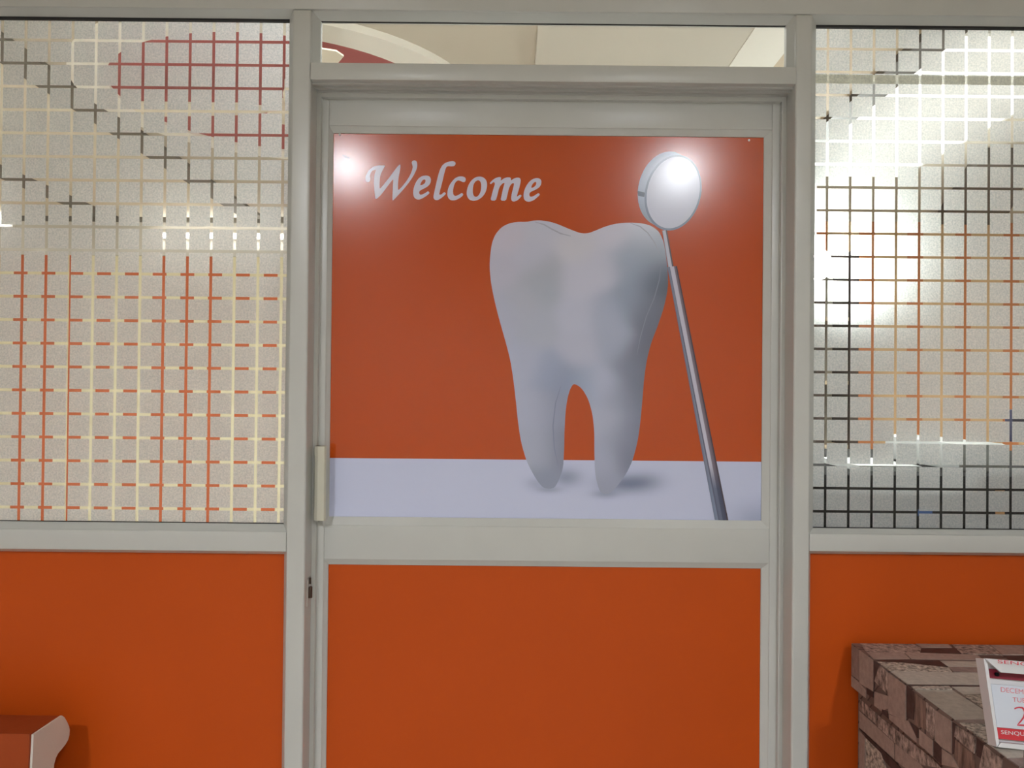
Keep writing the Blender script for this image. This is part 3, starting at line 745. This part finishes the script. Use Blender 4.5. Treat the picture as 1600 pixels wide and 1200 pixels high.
pr_ = empty('printer', (ax(1545, 740, 0.4), 0.4, dz)); tag(pr_, 'grey printer on the black desk behind the right glass', 'printer')
a0, a1 = ax(1498, 715, 0.2), ax(1578, 715, 0.2)
box('printer_body', a0, a1, 0.20, 0.55, dz, az(1540, 693, 0.2), M_GREYP, pr_, 0.012)
box('paper_tray', a0 + 0.03, a1 - 0.03, 0.53, 0.56, dz + 0.02, az(1540, 680, 0.55), M_WHITE, pr_)
mo = empty('monitor', (ax(1640, 700, 0.5), 0.55, dz)); tag(mo, 'dark computer monitor at the right edge behind the glass', 'monitor')
m0 = ax(1582, 690, 0.5)
box('screen_back', m0, m0 + 0.46, 0.50, 0.535, dz + 0.05, az(1590, 640, 0.5), M_NAVY, mo, 0.006)
box('neck', m0 + 0.20, m0 + 0.26, 0.52, 0.55, dz + 0.012, dz + 0.10, M_NAVY, mo)
box('foot', m0 + 0.12, m0 + 0.34, 0.45, 0.64, dz, dz + 0.012, M_NAVY, mo)
pa = empty('paper_stack', (ax(1390, 738, 0.2), 0.3, dz)); tag(pa, 'low grey stack of paper on the black desk behind glass', 'paper')
box('sheets', ax(1342, 738, 0.2), ax(1440, 738, 0.2), 0.20, 0.42, dz, dz + 0.012, M_GREYP, pa)

# ------------------------------------------------------------------ stone print counter, right
TX, TYB = at(1330, 1005, 0.0).x, 0.0
TZ = at(1330, 1005, 0.0).z
SLAB = TZ - at(1330, 1072, 0.0).z
TYF = -0.66
BX = TX + 0.014
tb = empty('side_counter', (1.1, -0.3, 0)); tag(tb, 'low counter covered in grey-brown stacked stone print', 'counter')
box('counter_top', TX, XR_END + 0.1, TYF, TYB - 0.001, TZ - SLAB, TZ, ST['base'], tb)
box('counter_body', BX, XR_END + 0.08, TYF + 0.02, TYB - 0.001, 0.0, TZ - SLAB, ST['base'], tb)
TOP = [('r',(215,228),(630,228),(700,265),(690,305),(270,300)),('t',(270,300),(560,300),(612,350),(325,352)),('t',(564,300),(1010,313),(1140,320),(1185,358),(618,350)),('t',(640,226),(910,236),(940,262),(700,262)),('d',(700,266),(1000,266),(1012,310),(692,304)),('r',(930,238),(1230,244),(1330,320),(1012,312)),('t',(1234,244),(1500,249),(1500,320),(1332,320)),('d',(330,354),(835,360),(920,420),(400,378)),('l',(842,366),(1140,370),(1140,412),(905,410)),('m',(905,413),(1145,415),(1145,458),(945,450)),('w',(350,372),(560,382),(918,420),(945,458),(452,446)),('l',(450,449),(1140,460),(1165,553),(582,551)),('d',(582,552),(1172,558),(1172,568),(592,567)),('w',(600,568),(918,565),(945,590),(640,590)),('l',(640,592),(940,592),(1190,750),(1205,824),(942,826)),('l',(930,566),(1172,569),(1182,627),(1025,630)),('w',(1025,633),(1176,632),(1190,742)),('m',(945,828),(1205,828),(1208,860),(1000,850)),('w',(975,850),(1208,862),(1230,1010),(1190,1002)),('l',(1195,1006),(1500,1042),(1500,1124),(1340,1128)),('m',(1342,1132),(1500,1128),(1500,1200),(1425,1200)),('d',(1332,322),(1500,322),(1500,400),(1420,385))]
SIDE = [('m',(148,230),(215,270),(215,520),(148,470)),('t',(215,270),(325,354),(325,605),(215,540)),('t',(148,472),(210,522),(268,590),(266,655),(150,562)),('d',(270,570),(325,608),(325,650),(275,622)),('d',(328,356),(378,388),(340,520),(328,600)),('r',(375,390),(445,452),(445,632),(335,522)),('t',(445,452),(582,555),(582,835),(445,775)),('t',(332,600),(440,636),(444,735),(388,760),(330,712)),('d',(384,640),(392,640),(392,752),(384,752)),('d',(392,740),(440,760),(440,815),(392,778)),('d',(585,560),(650,612),(640,825),(585,805)),('b',(650,606),(740,682),(740,905),(650,862)),('r',(740,682),(810,742),(810,985),(740,905)),('t',(810,742),(942,832),(942,1092),(862,1042),(810,985)),('t',(445,780),(600,832),(662,960),(664,1010),(445,826)),('d',(605,832),(680,892),(680,965),(664,965)),('t',(682,894),(792,984),(792,1112),(682,1015)),('d',(798,990),(860,1034),(860,1172),(798,1114)),('t',(862,1044),(942,1100),(1000,1205),(862,1175)),('d',(945,840),(975,862),(957,1092),(945,1092)),('r',(975,862),(1130,962),(1120,1092),(960,952)),('b',(950,962),(1110,1092),(1130,1205),(1000,1205),(945,1102)),('d',(1132,964),(1190,1012),(1172,1132),(1132,1102)),('r',(1190,1014),(1340,1134),(1330,1205),(1150,1205))]
BODY = [('r',(216,655),(352,775),(348,860),(216,745)),('r',(360,785),(800,1134),(860,1205),(660,1172),(500,1012),(362,880)),('t',(214,750),(490,1002),(490,1132),(216,882)),('t',(497,1008),(700,1172),(722,1205),(580,1205),(497,1142)),('d',(216,890),(490,1142),(545,1205),(470,1205),(300,1010)),('t',(214,902),(262,952),(262,1205),(214,1205)),('w',(268,962),(390,1082),(430,1205),(268,1205))]
def shrink(pts, d):
    c = sum(pts, Vector()) / len(pts)
    return [p + (c - p).normalized() * min(d, (c - p).length * 0.3) for p in pts]
def z7(p): return (1300 + p[0] / 5, 960 + p[1] / 5)
for i, q in enumerate(TOP):
    pts = [at_z(*z7(p), TZ) for p in q[1:]]
    for p in pts: p.x = max(p.x, TX + 0.0005); p.y = min(max(p.y, TYF), TYB - 0.002)
    prism('stone_block', shrink(pts, 0.0009 if q[0] != 'd' else 0.0), (0, 0, 1), 0.0006 + 0.00018 * (i % 7) - (0.0003 if q[0] == 'd' else 0), ST[q[0]], tb)
for i, q in enumerate(SIDE):
    pts = [at_x(*z7(p), TX) for p in q[1:]]
    for p in pts: p.z = min(max(p.z, TZ - SLAB + 0.0005), TZ - 0.0003); p.y = min(max(p.y, TYF), TYB - 0.002)
    prism('stone_block', shrink(pts, 0.0009 if q[0] != 'd' else 0.0), (-1, 0, 0), 0.0006 + 0.00018 * (i % 7) - (0.0003 if q[0] == 'd' else 0), ST[q[0]], tb)
for i, q in enumerate(BODY):
    pts = [at_x(*z7(p), BX) for p in q[1:]]
    for p in pts: p.z = min(p.z, TZ - SLAB - 0.0005); p.y = min(max(p.y, TYF + 0.02), TYB - 0.002)
    prism('stone_block', shrink(pts, 0.0009 if q[0] != 'd' else 0.0), (-1, 0, 0), 0.0006 + 0.00018 * (i % 7), ST[q[0]], tb)

# ------------------------------------------------------------------ desk calendar on the counter
base = at_z(1500 + 285 / 6, 1000 + 985 / 6, TZ + 0.002)
TILT = 0.27
cn = Vector((0, -1, TILT)).normalized()          # normal of the calendar's face
def cp(x, y, off=0.0):
    """point on the leaning face (x, y in sixths of a pixel of the crop that starts at 1500, 1000)"""
    d = ray(1500 + x / 6, 1000 + y / 6); o_ = Vector((0, -CD, CZ))
    t = (base - o_).dot(cn) / d.dot(cn)
    return o_ + d * t + cn * off
cal = empty('desk_calendar', (base.x + 0.05, base.y, TZ)); tag(cal, 'white and red desk calendar showing December on the stone counter', 'calendar')
M_CALW = plain('calendar_white', (0.66, 0.66, 0.68, 1), 0.3, 0.5, 0.02, 20)
M_CALP = plain('calendar_paper', (0.62, 0.66, 0.74, 1), 0.6, 0.2, 0.02, 20)
M_CALR = plain('calendar_red', (0.60, 0.035, 0.05, 1), 0.4, 0.4, 0.05, 20)
M_CALD = plain('calendar_dark_red', (0.22, 0.01, 0.03, 1), 0.4, 0.4, 0.05, 20)
M_PINK = plain('pink_ink', (0.72, 0.22, 0.26, 1), 0.6)
M_REDINK = plain('red_ink', (0.62, 0.04, 0.07, 1), 0.6)
XE = 960
prism('back_board', [cp(168, 170), cp(XE, 235), cp(XE, 1060), cp(287, 985)], -cn, 0.006, M_CALW, cal)
prism('side_wall', [cp(168, 168), cp(206, 215), cp(312, 968), cp(287, 985)], cn, 0.014, M_CALW, cal)
prism('base_tray', [cp(287, 985), cp(XE, 1060), cp(XE, 1005), cp(318, 945)], cn, 0.016, M_CALW, cal)
prism('header_board', [cp(176, 165, .012), cp(XE, 232, .012), cp(XE, 345, .022), cp(285, 290, .022)], cn, 0.003, M_CALW, cal)
prism('hanger_strip', [cp(240, 265), cp(XE, 330), cp(XE, 420), cp(258, 352)], cn, 0.004, M_CALD, cal)
cyl('hook', cp(322, 318, 0.004), cn, 0.0025, 0.004, M_BLACK, cal, n=12)
pad = prism('date_pad', [cp(270, 410), cp(XE, 470), cp(XE, 870), cp(328, 812)], cn, 0.005, M_CALP, cal)
strip = prism('red_strip', [cp(298, 812), cp(XE, 872), cp(XE, 980), cp(314, 915)], cn, 0.007, M_CALR, cal)
def text_part(body, p_left, p_right, h, mat, parent, off, name='lettering'):
    cu = bpy.data.curves.new(name, 'FONT'); cu.body = body; cu.size = 1.0; cu.fill_mode = 'FRONT' if hasattr(cu, 'fill_mode') else cu.fill_mode
    to = bpy.data.objects.new('tmp', cu); COL.objects.link(to)
    dg = bpy.context.evaluated_depsgraph_get()
    me = bpy.data.meshes.new_from_object(to.evaluated_get(dg))
    vs = [Vector(v.co) for v in me.vertices]; fs = [tuple(p.vertices) for p in me.polygons]
    bpy.data.objects.remove(to); bpy.data.curves.remove(cu); bpy.data.meshes.remove(me)
    xa, xb = min(v.x for v in vs), max(v.x for v in vs); yb_ = max(v.y for v in vs)
    u = p_right - p_left; up = cn.cross(u).normalized()
    if up.z < 0: up = -up
    out = [p_left + u * ((v.x - xa) / (xb - xa)) + up * (v.y / yb_ * h) + cn * off for v in vs]
    return mesh_obj(name, out, fs, mat, parent)
px6 = (cp(600, 500) - cp(500, 500)).length / 100
text_part('SENQUEL-F', cp(268, 206, .022), cp(850, 262, .024), px6 * 30, M_REDINK, cal, 0.0)
text_part('DECEMBER', cp(362, 482), cp(690, 516), px6 * 42, M_PINK, pad, 0.0056)
text_part('TUESDAY', cp(472, 574), cp(760, 602), px6 * 40, M_PINK, pad, 0.0056)
text_part('SENQUEL-F', cp(355, 872), cp(700, 902), px6 * 32, M_CALW, strip, 0.0076)
def cstroke(pts, w, off, mat, parent, name):
    L_, R_ = [], []
    for i, p in enumerate(pts):
        a = pts[max(i - 1, 0)]; b = pts[min(i + 1, len(pts) - 1)]
        dx, dy = b[0] - a[0], b[1] - a[1]; d = math.hypot(dx, dy)
        ww = (p[2] if len(p) > 2 else w) / 2
        L_.append((p[0] - dy / d * ww, p[1] + dx / d * ww)); R_.append((p[0] + dy / d * ww, p[1] - dx / d * ww))
    n = len(pts)
    v = [cp(x, y, off) for x, y in L_] + [cp(x, y, off) for x, y in R_]
    f = [(i, i + 1, n + i + 1, n + i) for i in range(n - 1)]
    return mesh_obj(name, v, f, mat, parent)
cstroke([(488,640,16),(505,632,12),(530,626,12),(560,630,16),(580,650,20),(586,680,20),(576,715,18),(552,750,14),(530,775,12),(515,793,12),(540,793,16),(580,795,16),(612,796,14)], 14, 0.0056, M_REDINK, pad, 'numeral')

# ------------------------------------------------------------------ orange and white sofa, bottom left
sx1 = ax(109, 1137, -0.03)
szt = az(97, 1118, -0.04)
def sp_(px, py): return at_x(px, py, sx1)
prof = [(50, 1147), (97, 1118), (101, 1121), (105, 1128), (108, 1135), (109, 1141), (108.4, 1149), (106.5, 1156), (102.5, 1163), (97, 1170), (91, 1177), (87.5, 1184), (85, 1193), (83.5, 1205), (82, 1230)]
pts = [sp_(*p) for p in prof]
yb0 = pts[0].y
low = pts[-1].z
pts = [(max(-0.4, min(p.y, -0.004)), p.z) for p in pts]
back = [pts[-1][0] - 0.002, pts[-1][0]]
outline = pts + [(pts[-1][0] - 0.004, 0.42), (yb0 - 0.02, 0.42)]
sofa = empty('waiting_sofa', (sx1 - 0.6, -0.35, 0)); tag(sofa, 'orange and white waiting sofa against the orange panel', 'sofa')
prism('backrest', [(sx1 - 0.004, y, z) for y, z in outline], (-1, 0, 0), 0.56, M_SOFA, sofa)
inset = [(y + (0.005 if y < yb0 + 0.004 else 0), z - (0.003 if i == 0 else 0)) for i, (y, z) in enumerate(outline)]
prism('side_panel', [(sx1, y, z) for y, z in inset], (-1, 0, 0), 0.004, M_SOFAW, sofa)
box('seat_cushion', sx1 - 0.56, sx1 - 0.01, yb0 - 0.50, yb0 - 0.021, 0.28, 0.42, M_SOFA, sofa, 0.02)
box('seat_base', sx1 - 0.56, sx1 - 0.01, yb0 - 0.48, -0.06, 0.10, 0.28, M_SOFAW, sofa, 0.008)
for x in (sx1 - 0.52, sx1 - 0.09):
    for y in (yb0 - 0.44, -0.12): box('leg', x, x + 0.04, y, y + 0.04, 0.0, 0.10, M_DARK, sofa)
